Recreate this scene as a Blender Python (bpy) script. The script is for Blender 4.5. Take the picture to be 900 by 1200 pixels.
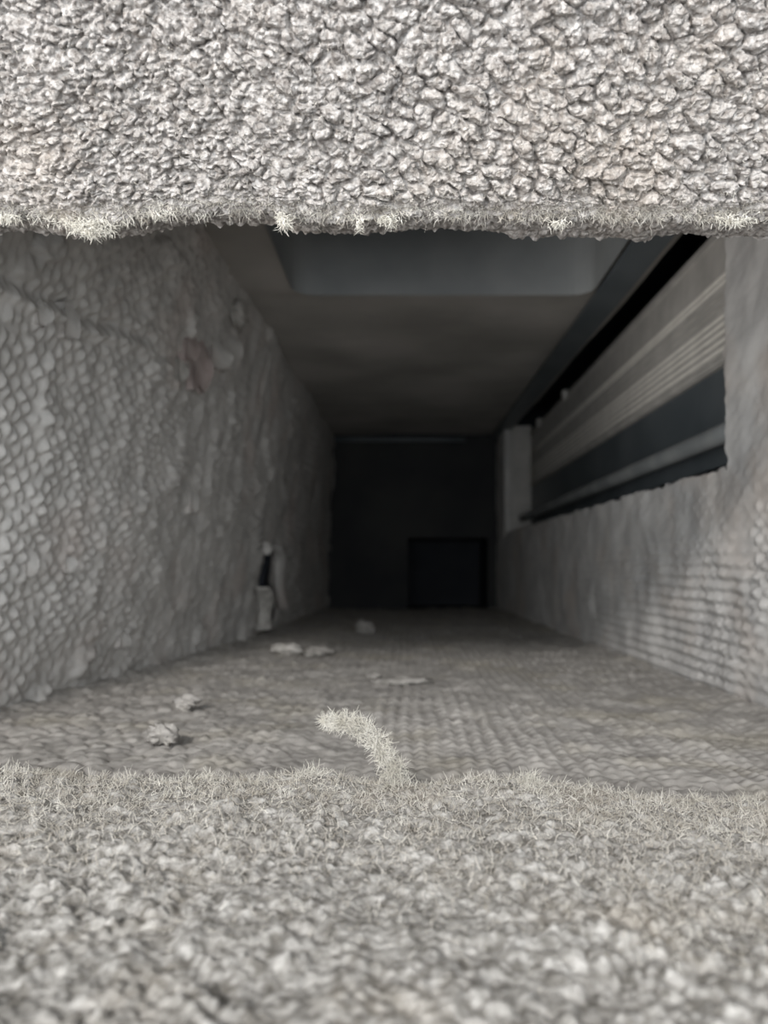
import bpy, math
import numpy as np

for o in list(bpy.data.objects): bpy.data.objects.remove(o)
scene = bpy.context.scene
COL = scene.collection
S = 1.067          # size of the duct (metres follow from this)

# ------------------------------------------------------------------ camera
cam = bpy.data.cameras.new('camera'); camo = bpy.data.objects.new('camera', cam)
COL.objects.link(camo); scene.camera = camo
camo.location = (0, 0, 0); camo.rotation_euler = (math.pi/2, 0, 0)
cam.sensor_fit = 'AUTO'; cam.sensor_width = 36; cam.lens = 27
cam.shift_x = -26/1200; cam.shift_y = 64/1200
cam.clip_start = 0.005; cam.clip_end = 50
cam.dof.use_dof = True; cam.dof.focus_distance = 0.238; cam.dof.aperture_fstop = 12.5

# ------------------------------------------------------------------ light
w = bpy.data.worlds.new('World'); scene.world = w; w.use_nodes = True
bg = w.node_tree.nodes['Background']; bg.inputs[0].default_value = (0.88, 0.94, 1.0, 1); bg.inputs[1].default_value = 0.22
def area(name, loc, target, size, power, color=(1, 1, 1)):
    l = bpy.data.lights.new(name, 'AREA'); l.shape = 'DISK'; l.size = size; l.energy = power; l.color = color
    o = bpy.data.objects.new(name, l); COL.objects.link(o); o.location = loc
    from mathutils import Vector
    o.rotation_euler = (Vector(target)-Vector(loc)).to_track_quat('-Z', 'Y').to_euler()
    return o
area('key_light', (-0.28, -0.78, 0.50), (0, 0.3, 0), 0.14, 9.3, (1.0, 0.95, 0.90))  # added key lamp, high on the left, for relief on the liners
area('low_side_light', (-0.72, -0.38, -0.30), (0.17, 0.42, 0.14), 0.22, 5.5, (1.0, 0.97, 0.94))
fill = area('fill_light', (-0.15, -1.0, 0.12), (0, 0.5, 0.03), 2.4, 37.0, (0.93, 0.97, 1.0))  # added wide fill behind the camera to brighten the duct walls
fill.data.shape = 'RECTANGLE'; fill.data.size_y = 1.15
scene.view_settings.view_transform = 'Standard'; scene.view_settings.look = 'None'
scene.view_settings.gamma = 1; scene.view_settings.exposure = 0.10

# ------------------------------------------------------------------ materials
def material(name, c1, c2, rough=0.9, nscale=60, detail_bump=0.4, bump_scale=900, bump_dist=0.0006,
             metallic=0.0, patch=None, patch_scale=9, patch_amt=0.6, spec=0.3, crust=False):
    m = bpy.data.materials.new(name); m.use_nodes = True
    nt = m.node_tree; N = nt.nodes; L = nt.links; b = N['Principled BSDF']
    b.inputs['Roughness'].default_value = rough; b.inputs['Metallic'].default_value = metallic
    b.inputs['Specular IOR Level'].default_value = spec
    tc = N.new('ShaderNodeTexCoord')
    n1 = N.new('ShaderNodeTexNoise'); n1.inputs['Scale'].default_value = nscale; n1.inputs['Detail'].default_value = 6
    L.new(tc.outputs['Object'], n1.inputs['Vector'])
    r = N.new('ShaderNodeValToRGB'); r.color_ramp.elements[0].position = 0.35; r.color_ramp.elements[1].position = 0.65
    r.color_ramp.elements[0].color = (*c1, 1); r.color_ramp.elements[1].color = (*c2, 1)
    L.new(n1.outputs['Fac'], r.inputs[0]); out = r.outputs[0]
    if patch:
        n2 = N.new('ShaderNodeTexNoise'); n2.inputs['Scale'].default_value = patch_scale; n2.inputs['Detail'].default_value = 4
        L.new(tc.outputs['Object'], n2.inputs['Vector'])
        r2 = N.new('ShaderNodeMapRange'); r2.inputs[1].default_value = 0.52; r2.inputs[2].default_value = 0.68
        r2.inputs[4].default_value = patch_amt
        L.new(n2.outputs['Fac'], r2.inputs[0])
        mx = N.new('ShaderNodeMix'); mx.data_type = 'RGBA'
        L.new(r2.outputs[0], mx.inputs[0]); L.new(out, mx.inputs[6]); mx.inputs[7].default_value = (*patch, 1)
        out = mx.outputs[2]
    L.new(out, b.inputs['Base Color'])
    if detail_bump > 0:
        n3 = N.new('ShaderNodeTexNoise'); n3.inputs['Scale'].default_value = bump_scale; n3.inputs['Detail'].default_value = 5
        L.new(tc.outputs['Object'], n3.inputs['Vector'])
        bp = N.new('ShaderNodeBump'); bp.inputs['Strength'].default_value = detail_bump; bp.inputs['Distance'].default_value = bump_dist
        hs = n3.outputs['Fac']
        if crust:
            n3.inputs['Roughness'].default_value = 0.62
            vo = N.new('ShaderNodeTexVoronoi'); vo.feature = 'SMOOTH_F1'; vo.inputs['Scale'].default_value = bump_scale*0.75; vo.inputs['Smoothness'].default_value = 0.4
            ds = N.new('ShaderNodeMix'); ds.data_type = 'VECTOR'; ds.inputs[0].default_value = 0.0022
            L.new(tc.outputs['Object'], ds.inputs[4]); L.new(n3.outputs['Color'], ds.inputs[5]); L.new(ds.outputs[1], vo.inputs['Vector'])
            ma = N.new('ShaderNodeMath'); ma.operation = 'SUBTRACT'; L.new(n3.outputs['Fac'], ma.inputs[0]); L.new(vo.outputs['Distance'], ma.inputs[1]); hs = ma.outputs[0]
        L.new(hs, bp.inputs['Height']); L.new(bp.outputs[0], b.inputs['Normal'])
    return m
M_upper = material('caked_dust_upper', (0.20, 0.178, 0.162), (0.50, 0.475, 0.455), nscale=420, patch=(0.40, 0.34, 0.285), patch_scale=22, patch_amt=0.35, detail_bump=1.0, bump_scale=800, bump_dist=0.0007, crust=True, spec=0.8, rough=0.42)
M_lower = material('caked_dust_lower', (0.19, 0.178, 0.16), (0.54, 0.525, 0.50), nscale=330, patch=(0.43, 0.385, 0.325), patch_scale=26, patch_amt=0.45, detail_bump=0.9, bump_scale=900, bump_dist=0.0005, crust=True)
M_wall = material('dusty_duct_wall', (0.44, 0.425, 0.405), (0.54, 0.52, 0.495), nscale=45, patch=(0.50, 0.42, 0.38), patch_scale=14, patch_amt=0.45, detail_bump=0.35, bump_scale=600)
M_wallr = material('dusty_duct_wall_right', (0.46, 0.45, 0.44), (0.60, 0.585, 0.565), nscale=32, patch=(0.56, 0.47, 0.40), patch_scale=12, patch_amt=0.5, detail_bump=0.35, bump_scale=500)
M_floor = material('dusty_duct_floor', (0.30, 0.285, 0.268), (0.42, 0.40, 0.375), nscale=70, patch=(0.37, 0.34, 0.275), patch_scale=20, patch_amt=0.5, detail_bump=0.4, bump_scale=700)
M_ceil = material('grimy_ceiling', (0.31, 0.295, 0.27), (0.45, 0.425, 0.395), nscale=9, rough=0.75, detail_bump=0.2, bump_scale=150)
M_shaft = material('shaft_metal', (0.22, 0.235, 0.24), (0.33, 0.34, 0.34), nscale=12, rough=0.6, detail_bump=0.1, bump_scale=120)
M_back = material('dark_back_wall', (0.022, 0.023, 0.026), (0.042, 0.042, 0.041), nscale=8, rough=0.8, detail_bump=0.2, bump_scale=120)  # near-black base colour for the far wall
M_black = material('shade_black', (0.012, 0.014, 0.020), (0.022, 0.025, 0.032), nscale=12, rough=0.7, detail_bump=0.1, bump_scale=150)  # near-black colour stands in for deep shade inside the openings
M_blue = material('bluish_sheet_metal', (0.075, 0.09, 0.10), (0.11, 0.125, 0.135), nscale=14, rough=0.45, detail_bump=0.1, bump_scale=120, spec=0.5)
M_rib = material('dusty_ribbed_metal', (0.40, 0.385, 0.36), (0.50, 0.48, 0.45), nscale=40, rough=0.7, detail_bump=0.2, bump_scale=300)
M_ribtop = material('pale_rib', (0.72, 0.69, 0.64), (0.82, 0.79, 0.73), nscale=60, rough=0.85, detail_bump=0.2, bump_scale=400)  # paler base colour for some of the ribs
M_rod = material('worn_rail_metal', (0.20, 0.215, 0.22), (0.30, 0.31, 0.31), nscale=25, rough=0.5, detail_bump=0.1, bump_scale=300)
M_clump = material('pale_dust_clump', (0.34, 0.325, 0.30), (0.50, 0.48, 0.45), nscale=120, detail_bump=0.5, bump_scale=800)
M_crumb = material('grey_crumb', (0.20, 0.19, 0.175), (0.32, 0.305, 0.285), nscale=120, detail_bump=0.8, bump_scale=500)
M_fibre = material('pale_fibre', (0.60, 0.57, 0.50), (0.80, 0.775, 0.71), nscale=200, detail_bump=0)
M_fibreb = material('buff_fibre', (0.46, 0.42, 0.36), (0.78, 0.75, 0.69), nscale=150, detail_bump=0)

# ------------------------------------------------------------------ helpers
rng = np.random.default_rng(7)
def hash2(i, j, s):
    h = (i.astype(np.int64)*374761393 + j.astype(np.int64)*668265263 + s*1442695041) & 0x7fffffff
    h = ((h ^ (h >> 13))*1274126177) & 0x7fffffff
    h = ((h ^ (h >> 16))*1103515245) & 0x7fffffff
    return ((h >> 8) & 0xffff)/65535.0
def vnoise(x, y, s=0):
    i = np.floor(x); j = np.floor(y); fx = x-i; fy = y-j
    fx = fx*fx*(3-2*fx); fy = fy*fy*(3-2*fy)
    a = hash2(i, j, s); b = hash2(i+1, j, s); c = hash2(i, j+1, s); d = hash2(i+1, j+1, s)
    return (a*(1-fx)+b*fx)*(1-fy)+(c*(1-fx)+d*fx)*fy
def fbm(x, y, o=4, s=0):
    t = 0; a = 0.5
    for k in range(o):
        t = t + a*(vnoise(x, y, s+k*17)-0.5); x = x*2.03; y = y*2.03; a *= 0.5
    return t*2
def cells(x, y, jit=0.3, s=0):
    """jittered brick-laid cells: nearest and next nearest distance and a random per cell"""
    i0 = np.floor(x); j0 = np.floor(y)
    f1 = np.full(x.shape, 9.0); f2 = np.full(x.shape, 9.0); idr = np.zeros(x.shape)
    for dj in (-1, 0, 1):
        for di in (-2, -1, 0, 1, 2):
            i = i0+di; j = j0+dj
            off = np.where(np.mod(j, 2) < 0.5, 0.0, 0.5)
            px = i+0.5+off+jit*(hash2(i, j, s+1)-0.5)*2; py = j+0.5+jit*(hash2(i, j, s+2)-0.5)*2
            d = np.hypot(px-x, py-y)
            new = d < f1
            f2 = np.where(new, f1, np.minimum(f2, d)); idr = np.where(new, hash2(i, j, s+3), idr); f1 = np.where(new, d, f1)
    return f1, f2, idr
def sm(e0, e1, v):
    t = np.clip((v-e0)/(e1-e0), 0, 1); return t*t*(3-2*t)

def obj(name, verts, faces, mat, parent=None, origin=(0, 0, 0), smooth=True, **props):
    """link ONE mesh object; faces is an (n,4) or (n,3) array or a list"""
    me = bpy.data.meshes.new(name)
    v = np.asarray(verts, dtype=np.float64)-np.asarray(origin)
    if isinstance(faces, np.ndarray):
        n, k = faces.shape
        me.vertices.add(len(v)); me.vertices.foreach_set('co', v.astype(np.float32).ravel())
        me.loops.add(n*k); me.loops.foreach_set('vertex_index', faces.astype(np.int32).ravel())
        me.polygons.add(n); me.polygons.foreach_set('loop_start', np.arange(0, n*k, k, dtype=np.int32))
        me.polygons.foreach_set('loop_total', np.full(n, k, dtype=np.int32))
        me.update(calc_edges=True); me.validate()
    else:
        me.from_pydata(v.tolist(), [], faces)
    if smooth: me.polygons.foreach_set('use_smooth', [True]*len(me.polygons))
    me.materials.append(mat)
    o = bpy.data.objects.new(name, me); COL.objects.link(o)
    if parent is not None:
        o.parent = parent; o.location = np.asarray(origin)-np.asarray(parent['_o'])
    else: o.location = origin
    o['_o'] = list(map(float, origin))
    for k_, v_ in props.items(): o[k_] = v_
    return o
def empty(name, loc, label, cat, group=None):
    o = bpy.data.objects.new(name, None); COL.objects.link(o); o.location = loc; o['_o'] = list(map(float, loc))
    o.empty_display_size = 0.01
    o['label'] = label; o['category'] = cat
    if group: o['group'] = group
    return o
def gridfaces(nu, nv, keep=None, flip=False):
    a = np.arange(nu*nv).reshape(nu, nv)
    f = np.stack([a[:-1, :-1], a[1:, :-1], a[1:, 1:], a[:-1, 1:]], -1).reshape(-1, 4)
    if flip: f = f[:, ::-1]
    if keep is not None: f = f[keep.reshape(-1)]
    return f
def displaced(P, h):
    """P (nu,nv,3): move along the grid normal by h"""
    du = np.gradient(P, axis=0); dv = np.gradient(P, axis=1)
    n = np.cross(du, dv); n /= np.linalg.norm(n, axis=-1, keepdims=True)+1e-12
    return P+n*h[..., None], n
def box(x0, x1, y0, y1, z0, z1, V=None, F=None):
    V = [] if V is None else V; F = [] if F is None else F
    b = len(V)
    V += [(x, y, z) for z in (z0, z1) for y in (y0, y1) for x in (x0, x1)]
    F += [tuple(b+i for i in f) for f in ((0, 2, 3, 1), (4, 5, 7, 6), (0, 1, 5, 4), (2, 6, 7, 3), (0, 4, 6, 2), (1, 3, 7, 5))]
    return V, F
def bar(path, r, n=8, wob=0.0):
    """round bar along a list of points"""
    P = np.asarray(path, float); m = len(P); t = np.gradient(P, axis=0); t /= np.linalg.norm(t, axis=1, keepdims=True)
    up = np.array([0, 0, 1.0]); a = np.cross(t, up); a /= np.linalg.norm(a, axis=1, keepdims=True)+1e-9; b = np.cross(a, t)
    th = np.linspace(0, 2*np.pi, n, endpoint=False)
    rr = np.asarray(r)*np.ones(m)
    V = P[:, None]+rr[:, None, None]*(a[:, None]*np.cos(th)[None, :, None]+b[:, None]*np.sin(th)[None, :, None])
    V = V.reshape(-1, 3); F = []
    for i in range(m-1):
        for k in range(n): F.append((i*n+k, i*n+(k+1) % n, (i+1)*n+(k+1) % n, (i+1)*n+k))
    F.append(tuple(range(n))[::-1]); F.append(tuple(range((m-1)*n, m*n)))
    return V, F
def hairs(root, d, length, width, curl=0.5, seg=2):
    """fine curved fibres: three-sided tapering tubes, all in one array"""
    n = len(root); d = d/(np.linalg.norm(d, axis=1, keepdims=True)+1e-9)
    q = rng.normal(size=(n, 3)); a = np.cross(d, q); a /= np.linalg.norm(a, axis=1, keepdims=True)+1e-9
    b = np.cross(d, a)
    V = np.zeros((n, seg+1, 3, 3)); c = rng.uniform(-curl, curl, n); c2 = rng.uniform(-curl, curl, n)
    for s in range(seg+1):
        t = s/seg
        cen = root+length[:, None]*(d*t+a*(c*t*t)[:, None]+b*(c2*t*t*t)[:, None])
        ww = width*(1-0.6*t)
        for k in range(3):
            th = 2*np.pi*k/3
            V[:, s, k] = cen+ww[:, None]*(a*math.cos(th)+b*math.sin(th))
    idx = np.arange(n*(seg+1)*3).reshape(n, seg+1, 3); F = []
    for s in range(seg):
        for k in range(3):
            k2 = (k+1) % 3
            F.append(np.stack([idx[:, s, k], idx[:, s, k2], idx[:, s+1, k2], idx[:, s+1, k]], -1))
    return V.reshape(-1, 3), np.concatenate(F)
def px(u, v, Y):
    """point at depth Y seen at a place of the 900x1200 frame"""
    return np.array([(u-476)/900*Y, Y, (664-v)/900*Y])

# ------------------------------------------------------------------ the duct
H = -0.075*S; YB = 1.36*S; Y0 = 0.14
def ceil_z(Y): return np.interp(Y, [0.0, 0.6*S, YB], [0.213*S, 0.215*S, 0.234*S])
def left_x(Y, z):
    t = sm(0, 1, (z-H)/(0.215*S-H)) if False else np.clip((z-H)/(0.215*S-H), 0, 1)
    bot = np.interp(Y, [0.1, 0.39*S, 0.8*S, YB], [-0.246*S, -0.2065*S, -0.164*S, -0.139*S])
    top = -0.128*S - 0.03*S*np.clip((0.5*S-Y)/(0.4*S), 0, 1)
    return bot*(1-t**1.3)+top*t**1.3
def right_x(Y): return np.interp(Y, [0.1, 0.39*S, YB], [0.190*S, 0.182*S, 0.160*S])

# floor
nu, nv = 400, 480
iv = np.linspace(1/0.235, 1/YB, nu); Yg = (1/iv)[:, None]*np.ones((1, nv))
s = np.linspace(0, 1, nv)[None, :]
xl = np.interp(Yg[:, 0], [0.1, 0.39*S, 0.8*S, YB], [-0.246*S, -0.2065*S, -0.164*S, -0.139*S])[:, None]-0.006
xr = right_x(Yg[:, 0])[:, None]+0.006
Xg = xl+(xr-xl)*s
wx = Xg+0.002*fbm(Xg*30, Yg*14, 3, 5)
ridge = 0.5+0.5*np.cos(wx/0.0067*2*np.pi)
ridge = ridge**0.7*(0.68+0.32*np.cos((Yg/0.006+np.floor(wx/0.0067+0.5)*0.5)*2*np.pi))
amt = sm(-0.13, -0.03, Xg)*0.8+0.2
amt = amt*(0.45+0.9*sm(-0.3, 0.3, fbm(Xg*22, Yg*9, 3, 9)))
f1, f2, idr = cells(Xg/0.0085, Yg/0.010, 0.42, 21)
lump = sm(0, 0.45, f2-f1)*(0.4+0.8*idr)
h = 0.0012*ridge*amt+0.0013*lump*(1-sm(-0.12, -0.02, Xg)*0.7)+0.0030*fbm(Xg*60, Yg*60, 4, 33)+0.0030*fbm(Xg*9, Yg*7, 2, 51)
edge = np.exp(-(Xg-xl)/0.012)+np.exp(-(xr-Xg)/0.012)
P = np.stack([Xg, Yg, H+h+0.004*edge], -1)
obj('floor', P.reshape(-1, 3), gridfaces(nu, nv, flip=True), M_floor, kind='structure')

# left wall
nu, nv = 430, 400
iv = np.linspace(1/0.20, 1/YB, nu); Yg = (1/iv)[:, None]*np.ones((1, nv))
zt = ceil_z(Yg)+0.004; Zg = H-0.006+(zt-H+0.006)*np.linspace(0, 1, nv)[None, :]
P = np.stack([left_x(Yg, Zg), Yg, Zg], -1)
f1, f2, idr = cells(Zg/0.0105+0.12*fbm(Yg*40, Zg*40, 3, 8), Yg/0.0064+0.3*fbm(Yg*40, Zg*40, 3, 3), 0.24, 61)
dome = sm(0.0, 0.95, f2-f1)*(0.5+0.8*idr)*1.25
fade = 0.45+0.75*sm(-0.25, 0.3, fbm(Yg*11, Zg*13, 3, 71)+0.2)
smear = sm(0.02, 0.10, 0.30*S-(Yg-0.42*S)*0.35-Zg)*0.6+0.4
h = 0.0021*dome*fade*smear+0.0034*fbm(Yg*75, Zg*50, 4, 81)+0.004*fbm(Yg*10, Zg*12, 3, 91)
gl = (Zg-(0.127+(Yg-0.305)*0.093)+0.003*fbm(Yg*40, Zg*0, 3, 5)); gm = sm(0.52, 0.44, Yg)
h += gm*(-0.0035*np.exp(-(gl/0.0032)**2)+0.0022*np.exp(-((gl+0.007)/0.003)**2))+0.0012*np.abs(fbm(Yg*160, Zg*130, 3, 83))
fl = fbm(Yg*24, Zg*30, 3, 99)           # thin raised flaky scabs
h += 0.0035*sm(0.30, 0.42, fl)
P, _ = displaced(P, -h*0+h)
Pl = P
if Pl[0, 0, 0] > left_x(np.array(0.2), np.array(H)): pass
obj('wall_left', P.reshape(-1, 3), gridfaces(nu, nv), M_wall, kind='structure')

# right wall with the long side opening
OY0, OY1, OZ0 = 0.435*S, 1.255*S, 0.056*S
ys = np.unique(np.concatenate([1/np.linspace(1/0.20, 1/OY0, 170), 1/np.linspace(1/OY0, 1/OY1, 170), np.linspace(OY1, YB, 12)]).round(6))
zs = np.unique(np.concatenate([np.linspace(H-0.006, OZ0, 170), np.linspace(OZ0, 0.30, 170)]).round(6))
nu, nv = len(ys), len(zs)
Yg = ys[:, None]*np.ones((1, nv)); Zg = zs[None, :]*np.ones((nu, 1))
P = np.stack([right_x(Yg), Yg, Zg], -1)
f1, f2, idr = cells(Zg/0.0095, Yg/0.0070, 0.28, 161)
dome = sm(0, 0.9, f2-f1)*(0.5+0.8*idr)
low = (0.25+0.95*sm(0.55, 0.33, Yg))*(1-0.75*sm(0.08, 0.13, Zg))*(0.5+0.8*sm(-0.2, 0.2, fbm(Yg*13, Zg*13, 2, 44)))
h = 0.0020*dome*low+0.0022*fbm(Yg*50, Zg*50, 4, 181)+0.0035*fbm(Yg*8, Zg*16, 3, 191)
h += 0.0012*np.sin(Zg/0.0075*2*np.pi+3*fbm(Yg*8, Zg*8, 2, 7))*sm(0.36, 0.5, Yg)*sm(0.9, 0.5, Yg)*sm(0.03, -0.01, Zg)
h *= 1-0.5*np.exp(-np.maximum(np.abs(Yg-OY0), 0)/0.004)*(Zg > OZ0)
P[..., 0] -= h
# ragged opening edge
near = np.exp(-np.abs(Yg-OY0)/0.0015)*(Zg > OZ0-0.002); P[..., 1] += near*0.0035*fbm(Zg*170, Zg*0+3.1, 4, 77)
lowe = np.exp(-np.abs(Zg-OZ0)/0.0015)*(Yg > OY0-0.002); P[..., 2] += lowe*0.0035*fbm(Yg*110, Yg*0+1.1, 4, 78)
yc = (ys[:-1]+ys[1:])/2; zc = (zs[:-1]+zs[1:])/2
keep = ~((yc[:, None] > OY0) & (yc[:, None] < OY1) & (zc[None, :] > OZ0))
V = P.reshape(-1, 3); F = gridfaces(nu, nv, keep, flip=True)
# return edges of the sheet around the opening (its thickness)
i0 = int(np.argmin(abs(ys-OY0))); i1 = int(np.argmin(abs(ys-OY1))); j0 = int(np.argmin(abs(zs-OZ0)))
loop = [P[i0, j] for j in range(nv-1, j0, -1)]+[P[i, j0] for i in range(i0, i1)]+[P[i1, j] for j in range(j0, nv)]
loop = np.array(loop); inner = loop+np.array([0.006, 0, 0])
b = len(V); V = np.concatenate([V, loop, inner]); n = len(loop); k = np.arange(n-1)
F = np.concatenate([F, np.stack([b+k, b+k+1, b+n+k+1, b+n+k], -1)])
obj('wall_right', V, F, M_wallr, kind='structure')

# back wall with the low dark opening at its right
hx0, hx1, hz1 = 0.003*S, 0.1445*S, 0.051*S
ys2 = YB
xs = np.unique(np.concatenate([np.linspace(-0.17*S, hx0, 22), np.linspace(hx0, hx1, 18), np.linspace(hx1, 0.2*S, 8)]).round(6))
zs = np.unique(np.concatenate([np.linspace(H-0.01, hz1, 18), np.linspace(hz1, 0.25*S, 24)]).round(6))
Xg = xs[:, None]*np.ones((1, len(zs))); Zg = zs[None, :]*np.ones((len(xs), 1))
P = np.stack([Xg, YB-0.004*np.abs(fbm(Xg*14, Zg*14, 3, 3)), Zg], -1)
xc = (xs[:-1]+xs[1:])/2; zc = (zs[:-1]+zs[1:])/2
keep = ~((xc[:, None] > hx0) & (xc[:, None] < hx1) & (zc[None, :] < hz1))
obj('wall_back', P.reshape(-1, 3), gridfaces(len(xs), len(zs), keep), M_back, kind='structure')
V, F = [], []
box(hx0-0.01, hx0, YB+0.001, YB+0.16, H-0.01, hz1, V, F); box(hx1, hx1+0.01, YB+0.001, YB+0.16, H-0.01, hz1, V, F)
box(hx0-0.01, hx1+0.01, YB+0.001, YB+0.16, hz1, hz1+0.01, V, F); box(hx0-0.01, hx1+0.01, YB+0.001, YB+0.16, H-0.02, H-0.002, V, F)
box(hx0-0.01, hx1+0.01, YB+0.16, YB+0.17, H-0.02, hz1+0.01, V, F)
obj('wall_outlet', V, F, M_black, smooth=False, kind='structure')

# ceiling with the square shaft going up near the front
SX0, SX1, SY1, SZ1 = -0.087*S, 0.1435*S, 0.597*S, 0.36*S
ys = np.unique(np.concatenate([np.linspace(0.20, SY1, 24), np.linspace(SY1, YB+0.002, 90)]).round(6))
xs = np.unique(np.concatenate([np.linspace(-0.20*S, SX0, 14), np.linspace(SX0, SX1, 50), np.linspace(SX1, 0.178*S, 8)]).round(6))
Yg = ys[:, None]*np.ones((1, len(xs))); Xg = xs[None, :]*np.ones((len(ys), 1))
P = np.stack([Xg, Yg, ceil_z(Yg)+0.004*fbm(Xg*9, Yg*6, 3, 12)*sm(SY1, SY1+0.03, Yg)+0.0006*fbm(Xg*70, Yg*70, 3, 13)], -1)
yc = (ys[:-1]+ys[1:])/2; xc = (xs[:-1]+xs[1:])/2
keep = ~((yc[:, None] < SY1) & (xc[None, :] > SX0) & (xc[None, :] < SX1))
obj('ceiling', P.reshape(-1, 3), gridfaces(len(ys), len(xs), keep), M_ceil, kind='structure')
# shaft: one folded sheet with rounded far corners, open below, closed on top
R = 0.018
path = [(SX0, 0.20)]
for a in np.linspace(180, 90, 7): path.append((SX0+R+R*math.cos(math.radians(a)), SY1-R+R*math.sin(math.radians(a))))
for a in np.linspace(90, 0, 7): path.append((SX1-R+R*math.cos(math.radians(a)), SY1-R+R*math.sin(math.radians(a))))
path.append((SX1, 0.20)); path = np.array(path); n = len(path); zz = np.linspace(0.211*S, SZ1, 8)
V = np.array([(x, y, z) for z in zz for x, y in path]); F = []
for i in range(7):
    for k in range(n-1): F.append((i*n+k, i*n+k+1, (i+1)*n+k+1, (i+1)*n+k))
F.append(tuple(range(7*n, 8*n)))
obj('wall_shaft', V, F, M_shaft, smooth=False, kind='structure')

# side recess behind the right opening
RX = 0.252*S
V, F = [], []
box(RX, RX+0.01, 0.30, YB, 0.0, 0.30, V, F)
box(0.17*S, RX, 0.30, 0.31, 0.0, 0.30, V, F)
box(0.165*S, RX+0.01, 0.30, YB, 0.295, 0.305, V, F)
box(0.195*S, RX+0.01, 0.30, YB, 0.0, 0.01, V, F)
box(0.166*S, RX, YB-0.005, YB+0.005, 0.0, 0.30, V, F)
obj('wall_recess', V, F, M_black, smooth=False, kind='structure')
# unseen shell added round the duct to block stray light
V, F = [], []
box(-0.34, 0.34, 0.19, YB+0.02, 0.40, 0.41, V, F); box(-0.34, -0.33, 0.19, YB+0.02, -0.16, 0.41, V, F)
box(0.33, 0.34, 0.19, YB+0.02, -0.16, 0.41, V, F); box(-0.34, 0.34, YB+0.19, YB+0.20, -0.16, 0.41, V, F)
box(-0.34, 0.34, 0.19, YB+0.20, -0.17, -0.16, V, F); box(-0.34, -0.33, YB, YB+0.20, -0.16, 0.41, V, F)
box(0.33, 0.34, YB, YB+0.20, -0.16, 0.41, V, F); box(-0.34, 0.34, YB, YB+0.20, 0.40, 0.41, V, F)
obj('wall_light_block', V, F, M_black, smooth=False, kind='structure')

# ------------------------------------------------------------------ things in the recess
PX = 0.205*S
Ya, Yb = 0.40*S, 1.262*S
rp = empty('ribbed_panel', (PX, Ya, 0.13*S), 'dusty grey ribbed metal panel running along the inside of the right side opening', 'panel')
V, F = box(PX, PX+0.006, Ya, Yb, 0.131*S, 0.222*S)
obj('panel_face', V, F, M_rib, rp, (PX, Ya, 0.131*S), smooth=False)
for z, r, m in ((0.2155, 0.0022, M_rib), (0.1875, 0.0016, M_ribtop), (0.1835, 0.0013, M_ribtop), (0.176, 0.0012, M_rib), (0.169, 0.0010, M_rib), (0.162, 0.0015, M_ribtop),
                (0.157, 0.0015, M_ribtop), (0.152, 0.0015, M_ribtop), (0.1465, 0.0015, M_ribtop), (0.141, 0.0016, M_ribtop), (0.134, 0.0024, M_rib)):
    yy = np.linspace(Ya, Yb, 12)
    V, F = bar([(PX-0.0004, y, z*S) for y in yy], r, 8)
    obj('rib', V, F, m, rp, (PX, Ya, z*S))
# small screw heads standing on the upper edge
for u_, y_ in ((640, 1.17), (672, 0.98)):
    th = np.linspace(0, 2*np.pi, 12, endpoint=False); V = []; zc_ = 0.2235*S
    for rr, dx in ((0.0075, 0), (0.0075, -0.004), (0.0045, -0.007)):
        V += [(PX+dx, y_*S+rr*math.cos(t), zc_-0.004+rr*math.sin(t)) for t in th]
    F = [(i*12+k, i*12+(k+1) % 12, (i+1)*12+(k+1) % 12, (i+1)*12+k) for i in range(2) for k in range(12)]+[tuple(range(24, 36))]
    obj('screw_head', V, F, M_rib, rp, (PX, y_*S, zc_))
V, F = box(PX+0.002, PX+0.007, Ya, Yb, 0.066*S, 0.130*S)
bp = obj('lower_plate', V, F, M_blue, None, (PX, Ya, 0.066*S), smooth=False, label='smooth dark bluish sheet below the ribbed panel in the side opening', category='plate')
yy = np.linspace(Ya, Yb-0.004, 14)
V, F = bar([(0.190*S, y, 0.0795*S) for y in yy], 0.0066, 14)
obj('guide_rail', V, F, M_rod, None, (0.190*S, Ya, 0.0795*S), label='rounded grey metal rail along the bottom of the side opening', category='rail')
ep = empty('end_plate', (0.164*S, Yb+0.002, 0.05*S), 'upright grey end plate closing the far end of the right side opening', 'plate')
V, F = box(0.161*S, 0.206*S, Yb+0.002, Yb+0.006, 0.051*S, 0.232*S)
obj('plate_sheet', V, F, M_rib, ep, (0.164*S, Yb+0.002, 0.05*S), smooth=False)
V, F = box(0.161*S, 0.164*S, Yb-0.004, Yb+0.0018, 0.055*S, 0.230*S)
obj('flange', V, F, M_rib, ep, (0.161*S, Yb, 0.055*S), smooth=False)
# dark rail strip under the ceiling by the right wall
V, F = [], []
for a, b_ in zip(np.linspace(0.30, YB-0.006, 9)[:-1], np.linspace(0.30, YB-0.006, 9)[1:]):
    za, zb = ceil_z(a)-0.0035, ceil_z(b_)-0.0035; xa = np.interp(a, [0.6*S, YB], [0.146*S, 0.150*S]); xb = np.interp(b_, [0.6*S, YB], [0.146*S, 0.150*S])
    b0 = len(V); V += [(xa, a, za-.004), (xa+0.024, a, za-.004), (xb+0.024, b_, zb-.004), (xb, b_, zb-.004), (xa, a, za), (xa+0.024, a, za), (xb+0.024, b_, zb), (xb, b_, zb)]
    F += [tuple(b0+i for i in f) for f in ((3, 2, 1, 0), (4, 5, 6, 7), (0, 4, 7, 3), (1, 2, 6, 5))]
obj('ceiling_strip', V, F, M_blue, None, (0.146*S, 0.30, ceil_z(0.5)), smooth=False, label='dark bluish metal strip along the right edge of the duct ceiling', category='strip')
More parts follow.
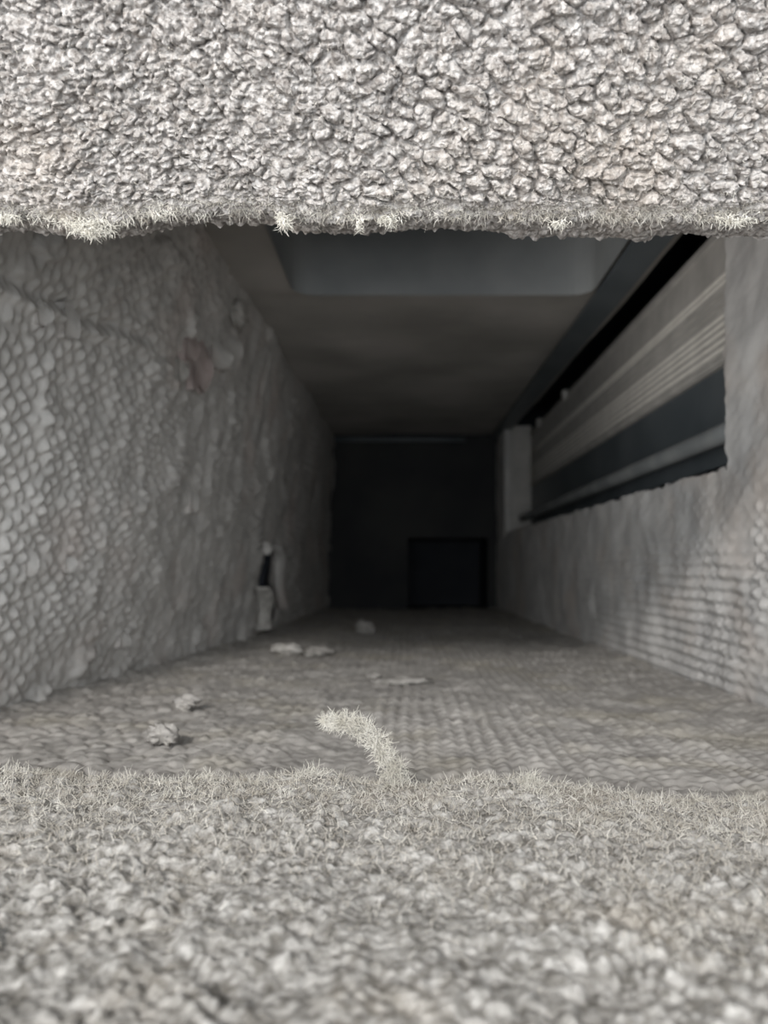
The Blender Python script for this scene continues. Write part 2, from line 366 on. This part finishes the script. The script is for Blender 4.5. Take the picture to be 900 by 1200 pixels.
# bar across the top of the back wall
bx = obj('cross_bar', *bar([(x, YB-0.010, 0.2235*S) for x in np.linspace(-0.134*S, 0.105*S, 8)], 0.0042, 8), M_blue, None, (0, YB-0.01, 0.2235*S),
         label='thin pale horizontal bar across the top of the far dark wall', category='bar')

# ------------------------------------------------------------------ upper liner
def upper_edge_v(u): return np.interp(u, [-300, 0, 90, 150, 225, 300, 345, 400, 520, 650, 760, 900, 1200], [254, 253, 262, 254, 246, 249, 256, 257, 255, 258, 258, 258, 258])
YE = 0.245
nu, nv = 1080, 440
U = np.linspace(-150, 1050, nu)
Xe = (U-476)/900*YE; Ze = (664-upper_edge_v(U))/900*YE
d = np.array([-0.028, 0.036]); d /= np.linalg.norm(d)            # goes towards the camera and up
# profile (s along it): start behind/under the edge, round it, then up the sloping face
R = 0.0055
a0 = math.atan2(d[1], d[0]); prof = []
# back part: running away horizontally under the edge
for t in np.linspace(0.018, 0.0, 18)[:-1]: prof.append((R*0.9+t, 0.0+t*0.18))
# arc from facing down to facing the camera
ang = np.linspace(-math.pi/2, -math.pi/2-(math.pi-a0), 44)
cen = (R*0.9, R)
for a in ang: prof.append((cen[0]+R*math.cos(a), cen[1]+R*math.sin(a)))
last = prof[-1]; Lface = 0.125
for t in (np.linspace(0, 1, nv-len(prof)+1)[1:])**1.25*Lface: prof.append((last[0]+d[0]*t*(1 if t < .06 else 1), last[1]+d[1]*t))
prof = np.array(prof); arc = np.concatenate([[0], np.cumsum(np.hypot(*np.diff(prof, axis=0).T))])
P = np.zeros((nu, nv, 3))
scaleY = 1.0
P[..., 0] = Xe[:, None]; P[..., 1] = YE-R*0.9+prof[None, :, 0]; P[..., 2] = Ze[:, None]+prof[None, :, 1]
Xg = P[..., 0]; A = arc[None, :]*np.ones((nu, 1))
wxx = Xg+0.0030*fbm(Xg*150, A*170, 4, 1); wa = A+0.0022*fbm(Xg*150, A*170, 4, 2)
sz = 1+0.25*sm(-0.02, 0.10, Xg)
f1, f2, idr = cells(wxx/(0.0066+0.0008*sz), wa/0.0046+0.35*wxx/0.0066, 0.34, 201)
g1, g2, idg = cells(wxx/0.0031, wa/0.0022, 0.45, 251)
dome = (0.65*sm(0, 0.26, f2-f1)+0.35*sm(0, 0.8, f2-f1))*(0.45+0.75*idr); dome2 = sm(0, 0.35, g2-g1)*(0.3+idg)
fringez = sm(arc[40], arc[60]+0.003, A)
mixv = sm(-0.06, 0.03, Xg+0.05*fbm(Xg*20, A*20, 2, 5))
h = fringez*((0.0019+0.0012*mixv)*dome+(0.0015-0.0007*mixv)*dome2)+0.0014*np.abs(fbm(Xg*300, A*400, 4, 301))*2+0.0028*fbm(Xg*42, A*50, 3, 311)
P0 = P
P, nrm = displaced(P, h*0)
sgn = 1.0 if nrm[nu//2, -5, 1] < 0 else -1.0
P = P0+nrm*sgn*h[..., None]; Nup = nrm*sgn
upo = (0, YE, 0.109)
upper = empty('upper_liner', upo, 'pebbled pale grey duct liner caked with dust filling the top of the view', 'duct liner')
obj('liner_face', P.reshape(-1, 3), gridfaces(nu, nv, flip=(sgn < 0)), M_upper, upper, upo)
V, F = box(-0.34, 0.34, 0.19, 0.20, 0.175, 0.41)  # unseen sheet added above the liner to keep light out
obj('light_block_sheet', V, F, M_wall, upper, (0, 0.19, 0.175), smooth=False)
def fringe(P, Nrm, i, j, ddir, lmin, lmax, wid, jitter=0.6, curl=0.7, seg=2, lpow=1.7):
    root = P[i, j]; n = Nrm[i, j]
    dd = n*0.7+np.asarray(ddir)+rng.normal(scale=jitter, size=root.shape)
    L = lmin+(lmax-lmin)*rng.random(len(root))**lpow
    return hairs(root+n*0.0001, dd, L, wid*rng.uniform(0.6, 1.2, len(root)), curl, seg)
# fringe along the lower edge
n = 11000
i = rng.integers(0, nu, n); j = rng.integers(12, 48, n)
dens = 0.12+0.88*sm(-0.15, 0.4, fbm(U[i]/38, j*0.06, 4, 8))
ok = rng.random(n) < dens; i, j = i[ok], j[ok]
V, F = fringe(P, Nup, i, j, (0, 0, -0.3), 0.0004, 0.0028, 0.00012, 0.8)
obj('fibre_fringe', V, F, M_fibreb, upper, upo, kind='stuff', label='short buff fibres hanging from the lower edge of the liner')
n = 9000
i = rng.integers(0, nu, n); j = (50+ (rng.random(n)**2)*170).astype(int)
V, F = fringe(P, Nup, i, j, (0, 0, -0.1), 0.0004, 0.0015, 0.00009, 0.8)
obj('fibre_nap', V, F, M_fibreb, upper, upo, kind='stuff')
def hang(u, v, length, rad, nh, lab, spread=10, bend=0.0):
    """a hanging tuft of fibres under the upper edge"""
    c = px(u, v+5, YE-0.003); t = rng.random(nh)**1.3
    root = c+np.stack([rng.normal(scale=spread/900*YE, size=nh)*(1-t*0.6)+bend*t*length, rng.normal(scale=0.0015, size=nh), 0.0018-t*length*1.3], -1)
    dd = rng.normal(scale=0.8, size=(nh, 3))+np.array([bend*0.8, -0.1, -0.7])
    V, F = hairs(root, dd, rng.uniform(0.0008, rad, nh), 0.00016*rng.uniform(.6, 1.2, nh), 0.8)
    obj('dust_tuft', V, F, M_fibre, None, tuple(c), label=lab, category='dust tuft', group='dust tufts hanging from the upper liner')
hang(103, 260, 0.0035, 0.0026, 620, 'broad ragged whitish dust tuft hanging from the upper liner, leftmost', 19, 0.3)
hang(183, 252, 0.0008, 0.0022, 60, 'tiny sideways wisp on the upper liner edge right of the broad ragged tuft', 7, 0.5)
hang(333, 256, 0.0022, 0.0026, 170, 'narrow pale dust tuft hanging from the upper liner where its edge dips', 6, 0.0)
hang(420, 259, 0.0024, 0.0022, 60, 'thin spiky dust wisp hanging from the upper liner above the dark shaft', 4, 0.2)
hang(455, 258, 0.0010, 0.0022, 150, 'small rounded pale dust tuft on the upper liner beside the thin spiky wisp', 7, 0.0)
hang(655, 262, 0.0012, 0.0022, 80, 'small dust tuft on the upper liner near the right rim of the shaft', 7, 0.2)
hang(860, 257, 0.0012, 0.0024, 170, 'wide low dust tuft on the upper liner, rightmost', 14, 0.4)
hang(8, 255, 0.0010, 0.0024, 120, 'short dust tuft on the upper liner at the left frame edge', 10, 0.3)

# ------------------------------------------------------------------ lower liner
def lower_edge_v(u): return np.interp(u, [-300, 0, 100, 190, 260, 310, 360, 400, 430, 500, 600, 640, 700, 760, 800, 900, 1200], [900, 901, 905, 912, 910, 910, 904, 911, 917, 917, 912, 917, 921, 928, 933, 937, 945])
nu, nv = 900, 330
U = np.linspace(-150, 1050, nu)
Xe = (U-476)/900*YE; Ze = (664-lower_edge_v(U))/900*YE
prof = []; R = 0.006
for t in np.linspace(0.014, 0.0, 12)[:-1]: prof.append((R, -R-t))
for a in np.linspace(0, math.pi/2, 28): prof.append((R*math.cos(a), -R+R*math.sin(a)))
for t in (np.linspace(0, 1, nv-len(prof)+1)[1:])**0.9*0.155: prof.append((-t, -0.02*t))
prof = np.array(prof); arc = np.concatenate([[0], np.cumsum(np.hypot(*np.diff(prof, axis=0).T))])
P = np.zeros((nu, nv, 3)); flat = np.clip(-prof[:, 0]/0.13, 0, 1)[None, :]
P[..., 0] = Xe[:, None]; P[..., 1] = YE-R+prof[None, :, 0]
P[..., 2] = Ze[:, None]*(1-flat)+(-0.0640)*flat+prof[None, :, 1]
Xg = P[..., 0]; A = arc[None, :]*np.ones((nu, 1))
wxx = Xg+0.0032*fbm(Xg*140, A*140, 4, 1); wa = A+0.0028*fbm(Xg*140, A*140, 4, 2)
f1, f2, idr = cells(wxx/0.0046-0.2*wa/0.0042, wa/0.0042, 0.36, 401)
dome = sm(0, 0.55, f2-f1)*(0.3+0.9*idr)
worn = 0.35+0.75*sm(-0.15, 0.35, fbm(Xg*26, A*26, 3, 421)+0.15*sm(0.05, 0.1, A)-0.05)
h = 0.0010*np.abs(fbm(Xg*420, A*420, 3, 531))+sm(arc[36], arc[46]+0.012, A)*0.0012*dome*worn+0.0022*fbm(Xg*210, A*210, 4, 501)+0.0026*fbm(Xg*40, A*42, 3, 511)
_, nrm = displaced(P, h*0); sgn = 1.0 if nrm[nu//2, -5, 2] > 0 else -1.0
Nlo = nrm*sgn; P = P+Nlo*h[..., None]
loo = (0, YE, -0.066)
lower = empty('lower_liner', loo, 'pale dust covered duct liner ledge filling the bottom of the view', 'duct liner')
obj('liner_face', P.reshape(-1, 3), gridfaces(nu, nv, flip=(sgn < 0)), M_lower, lower, loo)
# fibre pile: dense near the edge, thinning towards the viewer, heavier at the right
n = 56000
i = rng.integers(0, nu, n); q = rng.random(n)**1.5; j = (14+q*240).astype(int)
dens = sm(1.0, 0.1, q)*(0.4+0.6*sm(-0.25, 0.25, fbm(U[i]/70, j/22., 3, 8)))+0.35*sm(500, 900, U[i])
ok = rng.random(n) < dens; i, j = i[ok], j[ok]
V, F = fringe(P, Nlo, i, j, (0, 0.0, 0.05), 0.0006, 0.0032, 0.00013, 0.75, 0.9)
obj('fibre_pile', V, F, M_fibreb, lower, loo, kind='stuff', label='matted short fibres covering the ledge')
n = 5000
i = rng.integers(0, nu, n); j = rng.integers(16, 60, n)
ok = rng.random(n) < 0.15+0.85*sm(0.0, 0.3, fbm(U[i]/45, U[i]*0, 3, 18)); i, j = i[ok], j[ok]
V, F = fringe(P, Nlo, i, j, (0, 0, 0.35), 0.001, 0.0042, 0.00015, 0.6, 0.8)
obj('pale_fibre_fringe', V, F, M_fibre, lower, loo, kind='stuff', label='longer whitish fibres standing along the rim')

def strand(name, spine, rad, nh, lab, group=None, flen=0.0030, along=0.5, Y=YE-0.006, cat='dust tuft'):
    """fluffy strand: fibres all round a curved spine, given as frame places at the lip's depth"""
    sp = np.array([px(u, v, Y) for u, v in spine]); m = len(sp)
    t = rng.random(nh)*(m-1); k = np.minimum(t.astype(int), m-2); fr = (t-k)[:, None]
    c = sp[k]*(1-fr)+sp[k+1]*fr; tan = sp[k+1]-sp[k]; tan /= np.linalg.norm(tan, axis=1, keepdims=True)
    rr = np.interp(t/(m-1), np.linspace(0, 1, len(rad)), rad)/900*Y
    off = rng.normal(size=(nh, 3)); off /= np.linalg.norm(off, axis=1, keepdims=True)
    root = c+off*(rr*np.sqrt(rng.random(nh)))[:, None]
    sg = np.where(rng.random(nh) < 0.5, 1, -0.4)[:, None]
    dd = tan*along*sg+off*0.55+rng.normal(scale=0.45, size=(nh, 3))
    V, F = hairs(root, dd, flen*rng.uniform(0.3, 1.1, nh), 0.00012*rng.uniform(.6, 1.2, nh), 0.6)
    kw = dict(label=lab, category=cat)
    if group: kw['group'] = group
    return obj(name, V, F, M_fibre, None, tuple(sp[0]), **kw)
strand('dust_strand', [(466, 922), (463, 908), (456, 893), (447, 878), (436, 863), (422, 852), (406, 846), (392, 846), (379, 845)], [20, 17, 14, 13, 12, 13, 12, 9, 3], 2100,
       'curled whitish fluffy dust strand standing up from the rim of the lower ledge', flen=0.0030, along=0.9, cat='dust strand')
strand('lint_tuft', [(612, 926), (618, 920), (628, 915)], [16, 13, 8], 420, 'low bushy whitish lint tuft on the ledge rim right of the curled strand', 'lint tufts on the lower ledge')
strand('lint_tuft', [(814, 962), (815, 948), (816, 936)], [7, 6, 5], 230, 'small upright lint tuft near the right end of the ledge rim', 'lint tufts on the lower ledge')
strand('lint_tuft', [(352, 914), (364, 908), (378, 910)], [10, 9, 6], 240, 'low pale lint tuft on the ledge rim left of the curled strand', 'lint tufts on the lower ledge')
strand('lint_tuft', [(238, 918), (246, 912)], [6, 5], 90, 'tiny lint tuft on the left half of the ledge rim', 'lint tufts on the lower ledge')
strand('lint_tuft', [(868, 950), (874, 944), (885, 962), (893, 978)], [5, 5, 5, 4], 190, 'arched lint wisp on the ledge at the right frame edge', 'lint tufts on the lower ledge')

# ------------------------------------------------------------------ crumbs on the duct floor
def lumpy(name, c, size, lab, cat, group, mat=M_clump, seed=0, rot=0.0, flat_base=True):
    nu, nv = 34, 20; a = np.linspace(0, 2*np.pi, nu, endpoint=False)[:, None]; b = np.linspace(0, np.pi, nv)[None, :]
    X = np.cos(a)*np.sin(b); Y = np.sin(a)*np.sin(b); Z = np.cos(b)*np.ones_like(a)
    r = 1+0.55*fbm(X*1.6+seed*3.1+Z, Y*1.6+Z*1.3+seed, 4, seed)+0.7*fbm(X*3.5+Z*3+seed, Y*3.5+Z*2, 4, seed+9)
    V = np.stack([X*r*size[0], Y*r*size[1], Z*r*size[2]], -1).reshape(-1, 3)
    cr, sr = math.cos(rot), math.sin(rot); V = np.stack([V[:, 0]*cr-V[:, 1]*sr, V[:, 0]*sr+V[:, 1]*cr, V[:, 2]], -1)
    F = []
    for i in range(nu):
        for j in range(nv-1): F.append((i*nv+j, i*nv+j+1, ((i+1) % nu)*nv+j+1, ((i+1) % nu)*nv+j))
    V += np.asarray(c)
    o = obj(name, V, F, mat, None, (c[0], c[1], c[2]-size[2]), label=lab, category=cat)
    if group: o['group'] = group
    return o
def on_floor(u, v, lift=0.0):
    Y = H*900/(664-v); return np.array([(u-476)/900*Y, Y, H+0.001+lift])
G = 'dust clumps lying on the duct floor'
lumpy('dust_clump', on_floor(338, 768, .005), (0.014, 0.010, 0.005), 'flat pale dust clump on the duct floor near the torn left wall', 'dust clump', G, seed=1)
lumpy('dust_clump', on_floor(428, 742, .006), (0.010, 0.009, 0.009), 'upright rounded dust clump far back on the duct floor', 'dust clump', G, seed=2, mat=M_crumb)
lumpy('dust_clump', on_floor(372, 770, .004), (0.012, 0.010, 0.004), 'small low dust crumb right of the flat pale clump', 'dust clump', G, seed=3, mat=M_crumb)
lumpy('dust_clump', on_floor(470, 803, .002), (0.020, 0.006, 0.0022), 'long thin curved dust crust lying across the middle of the floor', 'dust clump', G, seed=4, rot=0.1, mat=M_crumb)
lumpy('dust_clump', on_floor(438, 797, .002), (0.005, 0.004, 0.002), 'tiny crumb at the left tip of the long thin crust', 'dust clump', G, seed=5, mat=M_crumb)
lumpy('dust_clump', on_floor(190, 876, .005), (0.006, 0.005, 0.0045), 'small rough crumb on the floor just behind the left ledge', 'dust clump', G, seed=6, mat=M_floor)
lumpy('dust_clump', on_floor(218, 834, .004), (0.006, 0.005, 0.0035), 'low crumb on the left floor behind the rough crumb', 'dust clump', G, seed=7, mat=M_floor)

# ------------------------------------------------------------------ flakes and the tear on the left wall
def on_left(u, v, out=0.0):
    lo, hi = 0.2, YB
    for _ in range(50):
        Y = (lo+hi)/2; z = (664-v)/900*Y
        if (u-476)/900*Y > float(left_x(np.array(Y), np.array(z))): lo = Y
        else: hi = Y
    return np.array([(u-476)/900*Y+out, Y, z])
def flake(u, v, wy, hz, lift, lab, seed, mat=M_wall, tilt=0.0, name='dust_flake', cat='dust flake', group='dust flakes peeling off the left wall'):
    """a curled peeling scab: attached at one side, lifted at the other, with thickness"""
    c = on_left(u, v, 0.0015); n = 14; a = np.linspace(0, 1, n)[:, None]; b = np.linspace(-1, 1, n)[None, :]
    wob = 1+0.35*fbm(b*0.9+seed, a*0+seed*1.7, 3, seed)
    yy = (a-0.5)*wy*wob; zz = b*hz*(1-0.5*(a-0.3)**2)*(1+0.3*fbm(a*3+seed, b*0+2., 3, seed+4))+tilt*a*wy
    xx = lift*a**1.5*(1-0.55*b**2)*(1+0.35*fbm(a*2+seed, b*1.5, 2, seed+8))
    top = np.stack([c[0]+xx+0.0014, c[1]+yy+0*b, c[2]+zz], -1); bot = top-np.array([0.0032, 0, 0]); bot[..., 0] = np.where(a < 0.2, top[..., 0]-0.006, bot[..., 0])
    V = np.concatenate([top.reshape(-1, 3), bot.reshape(-1, 3)]); f = gridfaces(n, n); m = n*n
    F = [tuple(q) for q in f.tolist()]+[tuple(m+x for x in q[::-1]) for q in f.tolist()]
    idx = np.arange(m).reshape(n, n); ring = list(idx[0, :])+list(idx[1:, -1])+list(idx[-1, -2::-1])+list(idx[-2:0:-1, 0])
    for k in range(len(ring)): p_, q_ = int(ring[k]), int(ring[(k+1) % len(ring)]); F.append((q_, p_, m+p_, m+q_))
    return obj(name, V, F, mat, None, tuple(c), label=lab, category=cat, group=group)
M_pink = material('pinkish_crust', (0.33, 0.27, 0.255), (0.42, 0.36, 0.34), nscale=80)
flake(228, 428, 0.022, 0.020, 0.008, 'narrow upright crust flake on the left wall, middle of the upper flake cluster', 11, M_pink)
flake(217, 408, 0.016, 0.010, 0.006, 'reddish brown flake at the left of the upper flake cluster', 12, M_pink)
flake(248, 414, 0.024, 0.012, 0.010, 'short grey flake curling outward in the upper flake cluster', 13, M_wall)
flake(260, 420, 0.030, 0.016, 0.010, 'grey flake hooking down at the right of the upper flake cluster', 14, M_wall, 0.3)
flake(207, 434, 0.010, 0.008, 0.005, 'tiny pale flake below the reddish brown one', 15, M_clump)
flake(75, 378, 0.010, 0.008, 0.004, 'rounded scab on the upper left wall under the dark slanting streak', 16)
flake(28, 660, 0.006, 0.008, 0.004, 'pointed pale flake low on the near left wall', 17)
flake(75, 662, 0.006, 0.005, 0.004, 'tiny flake right of the pointed pale flake', 18)
flake(42, 368, 0.007, 0.006, 0.004, 'small scab at the far left of the upper wall', 19)
flake(140, 750, 0.010, 0.006, 0.004, 'low crusty scab near the bottom of the left wall', 20)
flake(222, 588, 0.012, 0.010, 0.004, 'faint raised scab midway along the left wall', 22)
c = on_left(276, 368, 0.003)
lumpy('dust_ball', c, (0.006, 0.017, 0.010), 'pale yellowish dust ball stuck high on the left wall near the ceiling', 'dust clump', None, seed=21)
# the dark tear with its two ragged flaps
def blade(pts, wid, xo, mat, thick=0.004, sgn=1, seed=0):
    """ragged curled strip following the tear, pts are frame places on the left wall"""
    base = np.array([on_left(u, v, 0.0) for u, v in pts]); m = len(pts); k = 7; V = []
    for i in range(m):
        wv = wid[i]
        for q in range(k):
            f = q/(k-1); yv = (f-0.5)*wv; xv = xo*math.sin(f*math.pi)*(1+0.2*math.sin(i*0.6+seed))
            V.append((base[i][0]+0.006+xv, base[i][1]+yv, base[i][2]))
    V = np.array(V); n = len(V); F = [(i*k+q, i*k+q+1, (i+1)*k+q+1, (i+1)*k+q) for i in range(m-1) for q in range(k-1)]
    V2 = V-np.array([thick, 0, 0]); F2 = [tuple(n+x for x in f[::-1]) for f in F]
    ring = list(range(k))+[i*k+k-1 for i in range(1, m)]+[(m-1)*k+q for q in range(k-2, -1, -1)]+[i*k for i in range(m-2, 0, -1)]
    F3 = [(ring[(a+1) % len(ring)], ring[a], n+ring[a], n+ring[(a+1) % len(ring)]) for a in range(len(ring))]
    return np.concatenate([V, V2]), F+F2+F3
def fine(pts, n=14):
    p = np.array(pts, float); t = np.linspace(0, len(p)-1, n); return [(np.interp(a, range(len(p)), p[:, 0]), np.interp(a, range(len(p)), p[:, 1])) for a in t]
tc_ = on_left(308, 735)
tear = empty('wall_tear', tuple(tc_), 'dark ragged upright tear low in the left wall with curling flaps', 'tear')
V, F = blade(fine([(312, 638), (309, 660), (305, 682), (311, 700), (314, 718), (308, 738)]), list(0.001+0.046*np.sin(np.linspace(0.25, 2.7, 14))), 0.0015, M_black)  # black strip laid on the wall as the tear's inner shade
obj('gap_shade', V, F, M_black, tear, tuple(tc_), label='black strip painted for the shade inside the tear')
V, F = blade(fine([(296, 688), (301, 700), (303, 715), (301, 728), (296, 738)]), list(0.006+0.022*np.sin(np.linspace(0.2, 3.0, 14))), 0.012, M_clump)
obj('flap', V, F, M_clump, tear, tuple(tc_), label='pale curled flap at the lower left of the tear')
V, F = blade(fine([(315, 640), (322, 655), (322, 690), (324, 715)]), list(0.006+0.030*np.sin(np.linspace(0.2, 3.0, 14))), 0.008, M_wall)
obj('flap', V, F, M_wall, tear, tuple(tc_), label='dim flap along the right side of the tear')
V, F = blade(fine([(304, 636), (306, 642), (304, 650)], 6), [0.004, 0.012, 0.014, 0.012, 0.009, 0.004], 0.006, M_wall)
obj('flap', V, F, M_wall, tear, tuple(tc_), label='small nub at the top of the tear')

for o in scene.objects:
    if '_o' in o: del o['_o']
